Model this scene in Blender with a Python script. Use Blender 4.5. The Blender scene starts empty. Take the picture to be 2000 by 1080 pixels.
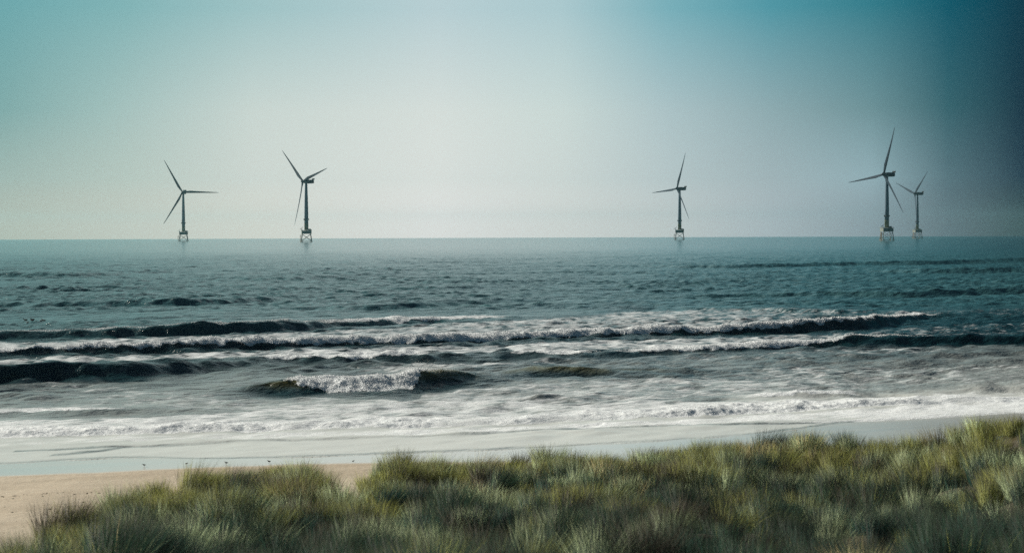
import bpy, bmesh, math, random
import numpy as np
from mathutils import Vector, Matrix, Euler

R = math.radians
scene = bpy.context.scene
COL = scene.collection
rng = np.random.default_rng(11)
random.seed(5)

# ------------------------------------------------------------------ camera
F = 3500.0            # focal length in photo pixels (photo 2000 x 1080)
H = 12.0              # eye height above the sea
PITCH = math.atan((540 - 457.7) / F)
ROLL = -0.0035
RE = 6.371e6

cam_d = bpy.data.cameras.new("camera")
cam = bpy.data.objects.new("camera", cam_d)
COL.objects.link(cam)
cam_d.sensor_width = 36.0
cam_d.lens = F / 2000 * 36.0
cam_d.clip_start = 0.5
cam_d.clip_end = 60000
CAMROT = Matrix.Rotation(R(90) - PITCH, 3, 'X') @ Matrix.Rotation(ROLL, 3, 'Z')
cam.matrix_world = Matrix.Translation((0, 0, H)) @ CAMROT.to_4x4()
scene.camera = cam
cam_d.dof.use_dof = True
cam_d.dof.focus_distance = 260
cam_d.dof.aperture_fstop = 1.7
M3 = np.array(CAMROT)


def ray(u, v):
    d = M3 @ np.array([(u - 1000) / F, (540 - v) / F, -1.0])
    return d


def at(u, v, z=0.0):
    """ground point (height z) seen at photo pixel u, v"""
    d = ray(u, v)
    k = (z - H) / d[2]
    return np.array([d[0] * k, d[1] * k, z])


def at_dist(u, v, Y):
    d = ray(u, v)
    k = Y / d[1]
    return np.array([d[0] * k, Y, H + d[2] * k])


def project(X, Y, Z):
    P = np.stack([X, Y, Z - H], 0)
    c = np.tensordot(M3.T, P, 1)
    w = np.maximum(-c[2], 1e-3)
    return 1000 + F * c[0] / w, 540 - F * c[1] / w


# ------------------------------------------------------------------ noise
def _hash(ix, iy, seed):
    h = (ix.astype(np.uint32) * np.uint32(374761393) + iy.astype(np.uint32) * np.uint32(668265263)
         + np.uint32(seed * 1442695041 & 0xffffffff))
    h = (h ^ (h >> np.uint32(13))) * np.uint32(1274126177)
    h = h ^ (h >> np.uint32(16))
    return h


def perlin(x, y, seed=0):
    x = np.asarray(x, np.float64); y = np.asarray(y, np.float64)
    ix = np.floor(x).astype(np.int64); iy = np.floor(y).astype(np.int64)
    fx = (x - ix).astype(np.float32); fy = (y - iy).astype(np.float32)

    def g(dx, dy):
        a = _hash(ix + dx, iy + dy, seed).astype(np.float32) * np.float32(2 * math.pi / 4294967296.0)
        return np.cos(a) * (fx - dx) + np.sin(a) * (fy - dy)
    u = fx * fx * fx * (fx * (fx * 6 - 15) + 10)
    v = fy * fy * fy * (fy * (fy * 6 - 15) + 10)
    a = g(0, 0); b = g(1, 0); c = g(0, 1); d = g(1, 1)
    return ((a + u * (b - a)) * (1 - v) + (c + u * (d - c)) * v) * 1.4


def fbm(x, y, octv=4, seed=0, gain=0.5):
    r = 0.0; amp = 1.0; tot = 0.0
    for k in range(octv):
        r = r + amp * perlin(x * 2 ** k + 17.3 * k, y * 2 ** k - 9.1 * k, seed + k)
        tot += amp; amp *= gain
    return r / tot


def sstep(a, b, x):
    t = np.clip((x - a) / (b - a), 0, 1)
    return t * t * (3 - 2 * t)


# ------------------------------------------------------------------ mesh helpers
def mesh_np(name, verts, faces, mat=None, attrs=None, smooth=True, parent=None, corners=4):
    """faces: (n,4) int array (or (n,3))"""
    me = bpy.data.meshes.new(name)
    nv, nf = len(verts), len(faces)
    me.vertices.add(nv)
    me.vertices.foreach_set("co", np.ascontiguousarray(verts, np.float32).ravel())
    k = faces.shape[1]
    me.loops.add(nf * k)
    me.loops.foreach_set("vertex_index", np.ascontiguousarray(faces, np.int32).ravel())
    me.polygons.add(nf)
    me.polygons.foreach_set("loop_start", np.arange(0, nf * k, k, dtype=np.int32))
    if smooth:
        me.polygons.foreach_set("use_smooth", np.ones(nf, bool))
    me.update(calc_edges=True)
    for an, arr in (attrs or {}).items():
        if arr.ndim == 1:
            a = me.attributes.new(an, 'FLOAT', 'POINT')
            a.data.foreach_set("value", np.ascontiguousarray(arr, np.float32))
        else:
            a = me.attributes.new(an, 'FLOAT_COLOR', 'POINT')
            a.data.foreach_set("color", np.ascontiguousarray(arr, np.float32).ravel())
    o = bpy.data.objects.new(name, me)
    COL.objects.link(o)
    if mat:
        me.materials.append(mat)
    o.parent = parent
    return o


def grid_faces(nr, nc, wrap=False):
    r = np.arange(nr - 1)[:, None]; c = np.arange(nc if wrap else nc - 1)[None, :]
    c2 = (c + 1) % nc
    a = r * nc + c; b = r * nc + c2; d = (r + 1) * nc + c; e = (r + 1) * nc + c2
    return np.stack([a, b, e, d], -1).reshape(-1, 4)


def obj_bm(name, bm, mat, parent=None, smooth=False, loc=None):
    me = bpy.data.meshes.new(name)
    bmesh.ops.recalc_face_normals(bm, faces=bm.faces)
    bm.to_mesh(me); bm.free()
    if smooth:
        for p in me.polygons:
            p.use_smooth = True
    me.materials.append(mat)
    o = bpy.data.objects.new(name, me)
    COL.objects.link(o)
    o.parent = parent
    if loc:
        o.location = loc
    return o


def tag(o, label=None, cat=None, group=None, kind=None):
    if label: o["label"] = label
    if cat: o["category"] = cat
    if group: o["group"] = group
    if kind: o["kind"] = kind
    return o


def bar(bm, a, b, r0, r1=None, n=10):
    """tapered round bar from a to b"""
    a = Vector(a); b = Vector(b); r1 = r0 if r1 is None else r1
    d = b - a
    q = d.to_track_quat('Z', 'Y').to_matrix()
    v0, v1 = [], []
    for k in range(n):
        t = 2 * math.pi * k / n
        p = q @ Vector((math.cos(t), math.sin(t), 0))
        v0.append(bm.verts.new(a + p * r0)); v1.append(bm.verts.new(b + p * r1))
    for k in range(n):
        bm.faces.new((v0[k], v0[(k + 1) % n], v1[(k + 1) % n], v1[k]))
    bm.faces.new(v0[::-1]); bm.faces.new(v1)


def box(bm, c, s, bev=0.0):
    ret = bmesh.ops.create_cube(bm, size=1.0)
    vs = ret['verts']
    bmesh.ops.scale(bm, vec=Vector(s), verts=vs)
    bmesh.ops.translate(bm, vec=Vector(c), verts=vs)
    if bev:
        es = list({e for v in vs for e in v.link_edges})
        bmesh.ops.bevel(bm, geom=es, offset=bev, segments=2, affect='EDGES', profile=0.6)


def lathe(bm, prof, n=32):
    """prof: list of (r, z)"""
    rings = []
    for r_, z_ in prof:
        rings.append([bm.verts.new((r_ * math.cos(2 * math.pi * k / n), r_ * math.sin(2 * math.pi * k / n), z_)) for k in range(n)])
    for i in range(len(rings) - 1):
        for k in range(n):
            bm.faces.new((rings[i][k], rings[i][(k + 1) % n], rings[i + 1][(k + 1) % n], rings[i + 1][k]))
    bm.faces.new(rings[0][::-1]); bm.faces.new(rings[-1])


# ------------------------------------------------------------------ node helpers
class NT:
    def __init__(s, tree):
        s.t = tree; s.n = tree.nodes; s.l = tree.links

    def new(s, typ, **kw):
        n = s.n.new(typ)
        for k, v in kw.items():
            setattr(n, k, v)
        return n

    def link(s, a, b):
        s.l.new(a, b)

    def put(s, sock, v):
        if hasattr(v, 'is_output') or isinstance(v, bpy.types.NodeSocket):
            s.l.new(v, sock)
        else:
            sock.default_value = v

    def math(s, op, a, b=None, c=None, clamp=False):
        n = s.n.new('ShaderNodeMath'); n.operation = op; n.use_clamp = clamp
        s.put(n.inputs[0], a)
        if b is not None: s.put(n.inputs[1], b)
        if c is not None: s.put(n.inputs[2], c)
        return n.outputs[0]

    def mrange(s, v, a, b, c=0.0, d=1.0, smooth=True):
        n = s.n.new('ShaderNodeMapRange')
        n.interpolation_type = 'SMOOTHSTEP' if smooth else 'LINEAR'
        s.put(n.inputs[0], v)
        for i, x in enumerate((a, b, c, d)):
            s.put(n.inputs[1 + i], x)
        return n.outputs[0]

    def mix(s, f, a, b):
        n = s.n.new('ShaderNodeMix'); n.data_type = 'RGBA'
        s.put(n.inputs[0], f); s.put(n.inputs[6], a); s.put(n.inputs[7], b)
        return n.outputs[2]

    def ramp(s, f, stops):
        n = s.n.new('ShaderNodeValToRGB')
        cr = n.color_ramp
        cr.interpolation = 'EASE' if False else 'LINEAR'
        while len(cr.elements) < len(stops):
            cr.elements.new(0.5)
        for e, (p, c) in zip(cr.elements, stops):
            e.position = p
        for e, (p, c) in zip(cr.elements, stops):
            e.color = (*c, 1.0)
        s.put(n.inputs[0], f)
        return n.outputs[0]

    def noise(s, vec, scale, detail=4.0, rough=0.55, dist=0.0):
        n = s.n.new('ShaderNodeTexNoise')
        if vec is not None: s.link(vec, n.inputs['Vector'])
        n.inputs['Scale'].default_value = scale
        n.inputs['Detail'].default_value = detail
        n.inputs['Roughness'].default_value = rough
        n.inputs['Distortion'].default_value = dist
        return n.outputs['Fac']

    def mapping(s, vec, scale=(1, 1, 1), rot=(0, 0, 0)):
        n = s.n.new('ShaderNodeMapping')
        s.link(vec, n.inputs[0])
        n.inputs['Scale'].default_value = scale
        n.inputs['Rotation'].default_value = rot
        return n.outputs[0]

    def bump(s, h, dist, strength=1.0, normal=None):
        n = s.n.new('ShaderNodeBump')
        s.put(n.inputs['Height'], h)
        n.inputs['Distance'].default_value = dist
        n.inputs['Strength'].default_value = strength
        if normal is not None: s.link(normal, n.inputs['Normal'])
        return n.outputs[0]

    def attr(s, name):
        n = s.n.new('ShaderNodeAttribute'); n.attribute_name = name
        return n


def material(name):
    m = bpy.data.materials.new(name); m.use_nodes = True
    t = NT(m.node_tree)
    p = m.node_tree.nodes['Principled BSDF']
    return m, t, p


def simple_mat(name, col, rough=0.5, metal=0.0, vary=0.12, scale=0.6, bumpd=0.0):
    m, t, p = material(name)
    tc = t.new('ShaderNodeTexCoord')
    n = t.noise(tc.outputs['Object'], scale, 5, 0.6)
    dark = tuple(c * (1 - vary) for c in col); lite = tuple(min(1, c * (1 + vary)) for c in col)
    t.link(t.mix(n, (*dark, 1), (*lite, 1)), p.inputs['Base Color'])
    p.inputs['Roughness'].default_value = rough
    p.inputs['Metallic'].default_value = metal
    p.inputs['Specular IOR Level'].default_value = 0.18
    if bumpd:
        t.link(t.bump(n, bumpd), p.inputs['Normal'])
    return m


def srgb(*c):
    return tuple((x / 255 / 12.92) if x <= 10 else ((x / 255 + 0.055) / 1.055) ** 2.4 for x in c)


# ------------------------------------------------------------------ sun, sky
SUN_AZ = -62.0      # degrees, negative = left of the view
SUN_EL = 30.0
SKY_STRENGTH = 0.05
sd = bpy.data.lights.new("sun", 'SUN')
sd.energy = 5.0
sd.angle = R(0.5)
sd.specular_factor = 0.2
sd.color = (1.0, 0.91, 0.78)
sun = bpy.data.objects.new("sun", sd)
COL.objects.link(sun)
sdir = Vector((math.sin(R(SUN_AZ)) * math.cos(R(SUN_EL)), math.cos(R(SUN_AZ)) * math.cos(R(SUN_EL)), math.sin(R(SUN_EL))))
sun.rotation_euler = sdir.to_track_quat('Z', 'Y').to_euler()
sun.location = (-60, 30, 60)

world = bpy.data.worlds.new("World")
scene.world = world
world.use_nodes = True
t = NT(world.node_tree)
bg = world.node_tree.nodes['Background']
sky = t.new('ShaderNodeTexSky')
sky.sky_type = 'NISHITA'
sky.sun_disc = False
sky.sun_elevation = R(SUN_EL)
sky.sun_rotation = R(SUN_AZ)
sky.air_density = 1.2
sky.dust_density = 2.0
sky.ozone_density = 1.5
tc = t.new('ShaderNodeTexCoord')
sep = t.new('ShaderNodeSeparateXYZ')
t.link(tc.outputs['Generated'], sep.inputs[0])
az = t.math('MULTIPLY', t.math('ARCTAN2', sep.outputs[0], sep.outputs[1]), 180 / math.pi)
el = t.math('MULTIPLY', t.math('ARCSINE', sep.outputs[2]), 180 / math.pi)
azf = t.mrange(az, -50.0, 50.0, smooth=False)
HAZE = 0.000033
INSC = 0.0   # haze is measured and compensated by SKYK


def azpos(u):
    return (math.degrees(math.atan((u - 1000) / F)) + 50) / 100


def row(cols, far_l, far_r, k=0.683):
    st = [(0.0, far_l)] + [(azpos(u), srgb(*c) if max(c) > 2 else c) for u, c in cols] + [(0.78, far_r), (1.0, far_r)]
    return [(p, tuple(x * k / SKY_STRENGTH for x in c)) for p, c in st]


top = row([(0, (0.14, 0.3674, 0.3925)), (250, (0.2147, 0.4408, 0.4542)), (500, (0.3453, 0.5373, 0.5511)), (850, (0.4853, 0.6243, 0.6537)), (1100, (0.4129, 0.5857, 0.6198)), (1300, (0.1926, 0.4312, 0.4916)), (1500, (0.0795, 0.3071, 0.3737)), (1700, (0.0307, 0.1968, 0.25)), (1850, (0.0008, 0.0893, 0.1342)), (2000, (0.0008, 0.0327, 0.0587))], (0.20, 0.36, 0.38), (0.003, 0.04, 0.065))
mid = row([(0, (0.1991, 0.3748, 0.3671)), (200, (0.345, 0.4998, 0.475)), (500, (0.6059, 0.6776, 0.6388)), (850, (0.7005, 0.7474, 0.714)), (1100, (0.6149, 0.7071, 0.6811)), (1300, (0.4304, 0.5535, 0.5749)), (1500, (0.279, 0.4098, 0.4377)), (1700, (0.1526, 0.2808, 0.3074)), (1850, (0.0306, 0.1145, 0.1417)), (2000, (0.0008, 0.0188, 0.0413))], (0.26, 0.38, 0.37), (0.003, 0.04, 0.06))
low = row([(0, (0.4988, 0.4297, 0.327)), (250, (0.6772, 0.6003, 0.5005)), (500, (0.8448, 0.7522, 0.6541)), (850, (1.01, 0.9206, 0.8796)), (1100, (0.8572, 0.8152, 0.7724)), (1300, (0.7098, 0.7016, 0.6821)), (1500, (0.5234, 0.5571, 0.5902)), (1700, (0.3071, 0.3507, 0.3941)), (1850, (0.1105, 0.132, 0.1621)), (2000, (0.0008, 0.0008, 0.0008))], (0.42, 0.50, 0.46), (0.02, 0.06, 0.09))
lmid = row([(0, (0.353, 0.4434, 0.3982)), (250, (0.4956, 0.5644, 0.5035)), (500, (0.6678, 0.6981, 0.6474)), (850, (0.7688, 0.7832, 0.7453)), (1100, (0.6667, 0.7163, 0.6884)), (1300, (0.5168, 0.5984, 0.6055)), (1500, (0.3865, 0.4746, 0.4996)), (1700, (0.3058, 0.4377, 0.4813)), (1850, (0.0876, 0.1574, 0.1889)), (2000, (0.0008, 0.0157, 0.0421))], (0.34, 0.44, 0.42), (0.01, 0.05, 0.075))
ct = t.ramp(azf, top); cm = t.ramp(azf, mid); cl = t.ramp(azf, low)
clm = t.ramp(azf, lmid)
c1 = t.mix(t.mrange(el, 1.76, 3.9, smooth=False), t.mix(t.mrange(el, 0.3, 1.76, smooth=False), cl, clm), cm)
c2 = t.mix(t.mrange(el, 3.9, 7.1, smooth=False), c1, ct)
high = row([(0, (178, 212, 209)), (850, (214, 229, 228)), (1300, (170, 202, 207)), (1650, (70, 130, 146)), (2000, (14, 62, 76))], (0.34, 0.46, 0.46), (0.006, 0.05, 0.07))
c2 = t.mix(t.mrange(el, 7.6, 12.5), c2, t.ramp(azf, high))
# the band of sea haze in the sky gives way to the open Nishita sky higher up and to the sides
mk = t.math('MULTIPLY', t.mrange(el, 14.0, 36.0, 1.0, 0.0),
            t.math('MULTIPLY', t.mrange(az, -75.0, -35.0), t.mrange(az, 35.0, 75.0, 1.0, 0.0)))
tint = t.new('ShaderNodeMix'); tint.data_type = 'RGBA'; tint.blend_type = 'MULTIPLY'
tint.inputs[0].default_value = 1.0
t.link(sky.outputs[0], tint.inputs[6])
tint.inputs[7].default_value = (0.36, 0.48, 0.49, 1)
t.link(t.mix(mk, tint.outputs[2], c2), bg.inputs['Color'])
bg.inputs['Strength'].default_value = SKY_STRENGTH

# ------------------------------------------------------------------ shore geometry
def poly_xy(pts, z=0.0):
    return np.array([at(u, v, z) for u, v in pts])


class Line:
    """a line on the water given by photo points; evaluated as Y(X)"""

    def __init__(s, P, sm=2.0):
        P = P[np.argsort(P[:, 0])]
        X = np.arange(P[0, 0] - 150, P[-1, 0] + 150, 0.5)
        s0 = (P[1, 1] - P[0, 1]) / (P[1, 0] - P[0, 0]); s1 = (P[-1, 1] - P[-2, 1]) / (P[-1, 0] - P[-2, 0])
        s0 = np.clip(s0, .2, .8); s1 = np.clip(s1, .2, .8)
        Y = np.interp(X, P[:, 0], P[:, 1])
        Y = np.where(X < P[0, 0], P[0, 1] + s0 * (X - P[0, 0]), Y)
        Y = np.where(X > P[-1, 0], P[-1, 1] + s1 * (X - P[-1, 0]), Y)
        k = int(sm / 0.5 * 3) * 2 + 1
        w = np.exp(-0.5 * ((np.arange(k) - k // 2) * 0.5 / sm) ** 2); w /= w.sum()
        Yp = np.concatenate([Y[0] + (X[1] - X[0]) * s0 * np.arange(-(k // 2), 0), Y, Y[-1] + 0.5 * s1 * np.arange(1, k // 2 + 1)])
        s.X = X; s.Y = np.convolve(Yp, w, 'valid')
        s.S = np.gradient(s.Y, X)
        s.e = (s0, s1)

    def dist(s, X, Y):
        y = np.interp(X, s.X, s.Y)
        y = np.where(X < s.X[0], s.Y[0] + s.e[0] * (X - s.X[0]), y)
        y = np.where(X > s.X[-1], s.Y[-1] + s.e[1] * (X - s.X[-1]), y)
        sl = np.interp(X, s.X, s.S)
        return (Y - y) / np.sqrt(1 + sl * sl)


EDGE_PX = [(-300, 914), (0, 906), (100, 901), (210, 894), (270, 893), (400, 897), (600, 892), (750, 886), (900, 881),
           (1100, 872), (1300, 860), (1500, 846), (1660, 824), (1800, 817), (2000, 806), (2300, 790)]
edge = Line(poly_xy(EDGE_PX), 1.0)

# ------------------------------------------------------------------ sea
print("sea...")
tmax = math.tan(R(19.5))
tx = np.concatenate([-np.tan(np.radians(np.linspace(84, 20, 26))), np.linspace(-tmax, tmax, 1340), np.tan(np.radians(np.linspace(20, 84, 26)))])
ys = [80.0]
while ys[-1] < 330:
    ys.append(ys[-1] + max(0.10, ys[-1] * 0.00125))
dep = H / ys[-1]
n_far = 1050
deps = np.linspace(dep, H / 16500.0, n_far)[1:]
ys = np.concatenate([ys, H / deps])
NR, NC = len(ys), len(tx)
Y = np.repeat(ys[:, None], NC, 1)
X = Y * tx[None, :]
dY = np.gradient(ys)[:, None]
dX = (ys * (2 * tmax / 1340))[:, None]
U, V = project(X.ravel(), Y.ravel(), np.zeros(X.size))
U = U.reshape(X.shape); V = V.reshape(X.shape)
Z = np.zeros_like(X)
foam = np.zeros_like(X)
crest = np.zeros_like(X)
near = slice(0, int(np.searchsorted(ys, 900)))     # the rows of the surf zone
Xn, Yn, Un, Vn = X[near], Y[near], U[near], V[near]
sh = edge.dist(Xn, Yn)           # metres seaward of the swash edge
wob = fbm(Xn / 14.0, Yn / 14.0, 3, 3)
fine = fbm(Xn / 1.3, Yn / 1.3, 4, 21)

# --- chop and swell
sea_dir = math.radians(-60)     # travel direction of the swell, towards the shore (down and to the right)
shore_n = np.array([math.sin(R(31)), -math.cos(R(31))])
base_ang = math.atan2(shore_n[1], shore_n[0])
r2 = np.random.default_rng(4)
chop_gain_n = 0.35 + 0.65 * sstep(4, 45, sh)
chop = np.zeros_like(X, dtype=np.float32)
Xf = X.astype(np.float32); Yf = Y.astype(np.float32)
for k in range(84):
    lam = 1.5 * (60 / 1.5) ** (k / 83.0)
    lam *= r2.uniform(0.93, 1.07)
    ang = base_ang + r2.normal(0, 0.80 if lam < 16 else 0.12)
    amp = lam * (0.0074 if lam < 5 else 0.0046) * (1.0 if lam < 7 else (7 / lam) ** 1.45)
    kk = 2 * math.pi / lam
    att = np.clip((lam / np.maximum(dY * abs(math.sin(ang)) + dX * abs(math.cos(ang)), 1e-3) - 2.6) / 3.0, 0, 1).astype(np.float32)
    rows = np.nonzero(att[:, 0] > 0)[0]
    if len(rows) == 0: continue
    s_ = slice(rows[0], rows[-1] + 1)
    ph = np.float32(kk * math.cos(ang)) * Xf[s_] + np.float32(kk * math.sin(ang)) * Yf[s_] + np.float32(r2.uniform(0, 6.28))
    chop[s_] += np.float32(amp) * att[s_] * np.sin(ph)
# groups: the wind sea comes in patches
gp = 0.85 + 0.9 * fbm(X / 70.0, Y / 60.0, 3, 40) + 0.5 * fbm(X / 12.0, Y / 18.0, 2, 41)
chop *= np.clip(gp, 0.25, 1.6).astype(np.float32)
sharp = chop + 0.5 * np.abs(chop) * chop
Z += sharp
chop_gain_n = chop_gain_n * (1 - .55 * sstep(604, 614, Vn + 14 * (Un / 2000)) * sstep(636, 628, Vn + 14 * (Un / 2000)))
Z[near] = sharp[near] * chop_gain_n

# --- breakers.  points: (u, v of the crest top, face height in px, foam 0..1)
WAVES = [
    # low swells farther out
    dict(p=[(-300, 594, 8, 0), (0, 592, 8, 0), (150, 588, 11, 0), (300, 583, 15, 0), (400, 582, 14, 0), (500, 583, 7, 0), (600, 583, 0, 0)], wf=3.5, wb=14.0, lump=0, net=0),
    dict(p=[(-300, 533, 9, 0), (0, 533, 9, 0), (120, 531, 11, 0), (220, 532, 7, 0), (330, 533, 0, 0)], wf=6.3, wb=26.0, lump=0, net=0),
    dict(p=[(300, 545, 0, 0), (430, 543, 5, 0), (560, 540, 7, 0), (700, 536, 5, 0), (800, 533, 0, 0)], wf=6.3, wb=26.0, lump=0, net=0),
    dict(p=[(560, 604, 0, 0), (680, 597, 9, 0), (800, 590, 12, 0), (900, 588, 9, 0), (1000, 587, 5, 0), (1100, 585, 0, 0)], wf=3.1, wb=13.0, lump=0, net=0),
    dict(p=[(700, 563, 0, 0), (800, 560, 7, 0), (900, 557, 7, 0), (1050, 553, 0, 0)], wf=4.9, wb=18.0, lump=0, net=0),
    dict(p=[(1200, 582, 0, 0), (1320, 577, 7, 0), (1480, 573, 8, 0), (1620, 570, 9, 0), (1760, 568, 12, 0), (2000, 562, 12, 0), (2300, 554, 12, 0)], wf=3.5, wb=15.0, lump=0, net=0),
    dict(p=[(1250, 521, 0, 0), (1350, 518, 7, 0), (1500, 515, 8, 0), (1650, 511, 8, 0), (1800, 508, 9, 0), (2000, 504, 8, 0), (2300, 500, 7, 0)], wf=7.0, wb=32.0, lump=0, net=0),
    dict(p=[(1650, 530, 0, 0), (1800, 526, 9, 0), (2000, 521, 11, 0), (2300, 514, 11, 0)], wf=6.3, wb=26.0, lump=0, net=0),
    dict(p=[(1100, 606, 0, 0), (1300, 600, 4, 0), (1480, 601, 5, 0), (1560, 603, 8, 0), (1640, 606, 7, 0), (1720, 609, 0, 0)], wf=2.1, wb=9.0, lump=0, net=0),
    # smaller waves inside the surf
    dict(p=[(1500, 700, 0, 0), (1580, 693, 6, 0), (1680, 691, 9, 0), (1760, 693, 6, 0), (1850, 690, 7, 0), (2000, 686, 9, 0), (2300, 676, 8, 0)], wf=2.0, wb=5.0, lump=0, net=0),
    dict(p=[(1680, 716, 0, 0), (1780, 709, 8, 0), (1900, 706, 9, 0), (2000, 703, 7, 0), (2300, 692, 6, 0)], wf=2.0, wb=5.0, lump=0, net=0),
    dict(p=[(200, 742, 0, 0), (270, 736, 7, 0), (330, 733, 9, 0), (400, 733, 7, 0), (460, 734, 0, 0)], wf=1.8, wb=4.0, lump=0, net=0),
    dict(p=[(160, 768, 0, 0), (200, 763, 5, 0), (260, 760, 6, 0), (310, 762, 0, 0)], wf=1.5, wb=4.0, lump=0, net=0),
    dict(p=[(-100, 786, 5, 0), (0, 784, 6, 0), (60, 778, 8, 0), (110, 778, 6, 0), (160, 780, 0, 0)], wf=1.5, wb=4.0, lump=0, net=0),
    # far broken line
    dict(p=[(-300, 662, 12, .5), (0, 648, 14, .14), (100, 645, 15, .1), (200, 641, 17, .1), (300, 636, 20, .06), (400, 630, 24, .04), (500, 628, 23, .05),
            (560, 627, 20, .06), (620, 627, 15, .1), (700, 625, 12, .2), (800, 622, 9, .4), (900, 620, 6, .5), (980, 619, 3, .5), (1060, 618, 0, 0), (2300, 600, 0, 0)],
         wf=2.0, wb=7.0, lump=.08, net=.42),
    # long foaming breaker
    dict(p=[(-300, 690, 15, .8), (0, 681, 17, .35), (120, 676, 18, .35), (250, 671, 19, .4), (350, 667, 20, .4), (500, 663, 18, .5), (650, 660, 16, .6), (800, 656, 16, .65), (1000, 650, 15, .7), (1100, 646, 15, .7),
            (1200, 644, 14, .65), (1300, 641, 14, .6), (1400, 638, 16, .5), (1500, 632, 19, .5), (1600, 625, 21, .4), (1680, 622, 20, .25), (1740, 618, 15, .15), (1800, 615, 9, .2), (1860, 614, 5, 0),
            (2000, 612, 3, 0), (2300, 606, 2, 0)], wf=1.8, wb=5.0, lump=.24, net=.25),
    # third line: dark swell left, foaming lip, dark swell right
    dict(p=[(-300, 724, 28, 0), (0, 715, 33, 0), (90, 709, 34, 0), (180, 710, 31, 0), (260, 713, 26, 0), (330, 709, 22, 0), (420, 708, 14, 0), (500, 703, 12, .1), (560, 700, 11, .5), (640, 699, 11, .55), (720, 697, 11, .5),
            (790, 696, 11, .3), (850, 696, 8, .05), (930, 695, 7, 0), (1000, 692, 7, .1), (1060, 689, 8, .4), (1120, 687, 11, .25), (1180, 683, 14, .05), (1260, 682, 13, .2), (1330, 678, 13, .5), (1400, 674, 14, .6), (1480, 669, 14, .65),
            (1560, 665, 14, .6), (1620, 662, 16, .35), (1680, 658, 19, .12), (1760, 657, 19, .06), (1850, 657, 18, 0), (2000, 654, 20, 0), (2300, 644, 20, 0)],
         wf=1.8, wb=7.0, lump=.14, net=.12),
    # the plunging breaker in the middle, with its second hump
    dict(p=[(300, 776, 0, 0), (400, 766, 7, 0), (470, 757, 14, 0), (515, 750, 21, 0), (545, 745, 26, 0), (562, 743, 28, .1), (576, 742, 28, .25), (602, 741, 28, .5), (640, 741, 27, .8), (680, 741, 27, 1), (700, 741, 27, 1), (760, 739, 26, 1), (800, 733, 29, 1),
            (812, 730, 30, .85), (820, 729, 29, .3), (836, 728, 29, .12), (860, 727, 29, .06), (890, 728, 25, 0), (930, 733, 18, 0), (970, 737, 12, 0), (1020, 742, 7, 0), (1080, 748, 3, 0), (1140, 752, 0, 0)],
         wf=2.5, wb=7.0, lump=.30, net=0, olive=1),
    dict(p=[(890, 738, 0, 0), (945, 730, 7, 0), (1010, 721, 14, 0), (1075, 718, 17, 0), (1150, 720, 15, 0), (1230, 721, 13, 0), (1310, 722, 11, 0), (1400, 724, 9, 0), (1480, 726, 6, 0), (1580, 728, 0, 0)],
         wf=2.4, wb=6.0, lump=.1, net=0, olive=.8),
    # near shore: small dark faces in front of the white water
    dict(p=[(-300, 812, 10, .3), (0, 806, 10, .35), (100, 803, 11, .25), (160, 800, 14, .2), (230, 799, 14, .15), (300, 798, 11, .05), (360, 800, 8, 0), (430, 803, 4, 0), (500, 805, 0, 0)],
         wf=1.6, wb=4.0, lump=.10, net=.3),
    dict(p=[(1360, 788, 0, 0), (1420, 779, 6, .6), (1500, 772, 10, .55), (1560, 768, 12, .4), (1610, 766, 13, .3), (1660, 768, 10, .35), (1710, 772, 4, .4), (1760, 775, 0, 0)],
         wf=1.6, wb=4.0, lump=.14, net=.35),
    dict(p=[(1790, 772, 0, 0), (1850, 761, 8, 0), (1910, 754, 14, .05), (2000, 751, 16, .05), (2100, 747, 16, .1), (2300, 738, 14, .1)],
         wf=1.6, wb=4.5, lump=.10, net=.3),
    # the bore: edge of the white water
    dict(p=[(-300, 846, 16, 1), (0, 842, 12, 1), (200, 838, 13, 1), (400, 832, 12, 1), (600, 828, 11, 1), (800, 824, 11, 1), (1000, 818, 10, 1), (1200, 809, 10, 1),
            (1400, 797, 14, 1), (1600, 788, 12, 1), (1800, 782, 10, 1), (1900, 777, 8, 1), (2000, 772, 7, .9), (2300, 756, 6, .9)], wf=1.3, wb=7.0, lump=.16, net=.1, vary=.5),
    # swash fronts running up the beach
    dict(p=[(-300, 888, 3, .4), (0, 879, 3, .3), (150, 874, 4, .4), (215, 868, 5, .5), (300, 867, 5, .5), (450, 859, 5, .6), (700, 852, 5, .8), (900, 844, 5, .9), (1050, 836, 5, .9), (1200, 832, 4, .8),
            (1350, 828, 4, .8), (1500, 825, 5, .9), (1600, 821, 6, 1), (1700, 815, 8, 1), (1800, 810, 8, 1), (2000, 800, 6, 1), (2300, 785, 6, 1)], wf=.6, wb=2.2, lump=.05, net=.1),
    dict(p=[(-300, 905, 2, .1), (0, 893, 3, .1), (80, 889, 3, .1), (150, 882, 4, .15), (225, 872, 4, .2), (260, 868, 0, 0), (400, 860, 0, 0)], wf=.6, wb=1.5, lump=.02, net=0),
]
line_d = np.full_like(Xn, 9.0); calmf = np.zeros_like(Xn); lumpmask = np.zeros_like(Xn); waveh = np.zeros_like(Xn)
lumpn = fbm(Xn / 0.9, Yn / 0.9, 4, 77)
lumpr = 1 - np.abs(fbm(Xn / 1.6 + 5, Yn / 1.6, 4, 91)) * 2
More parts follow.
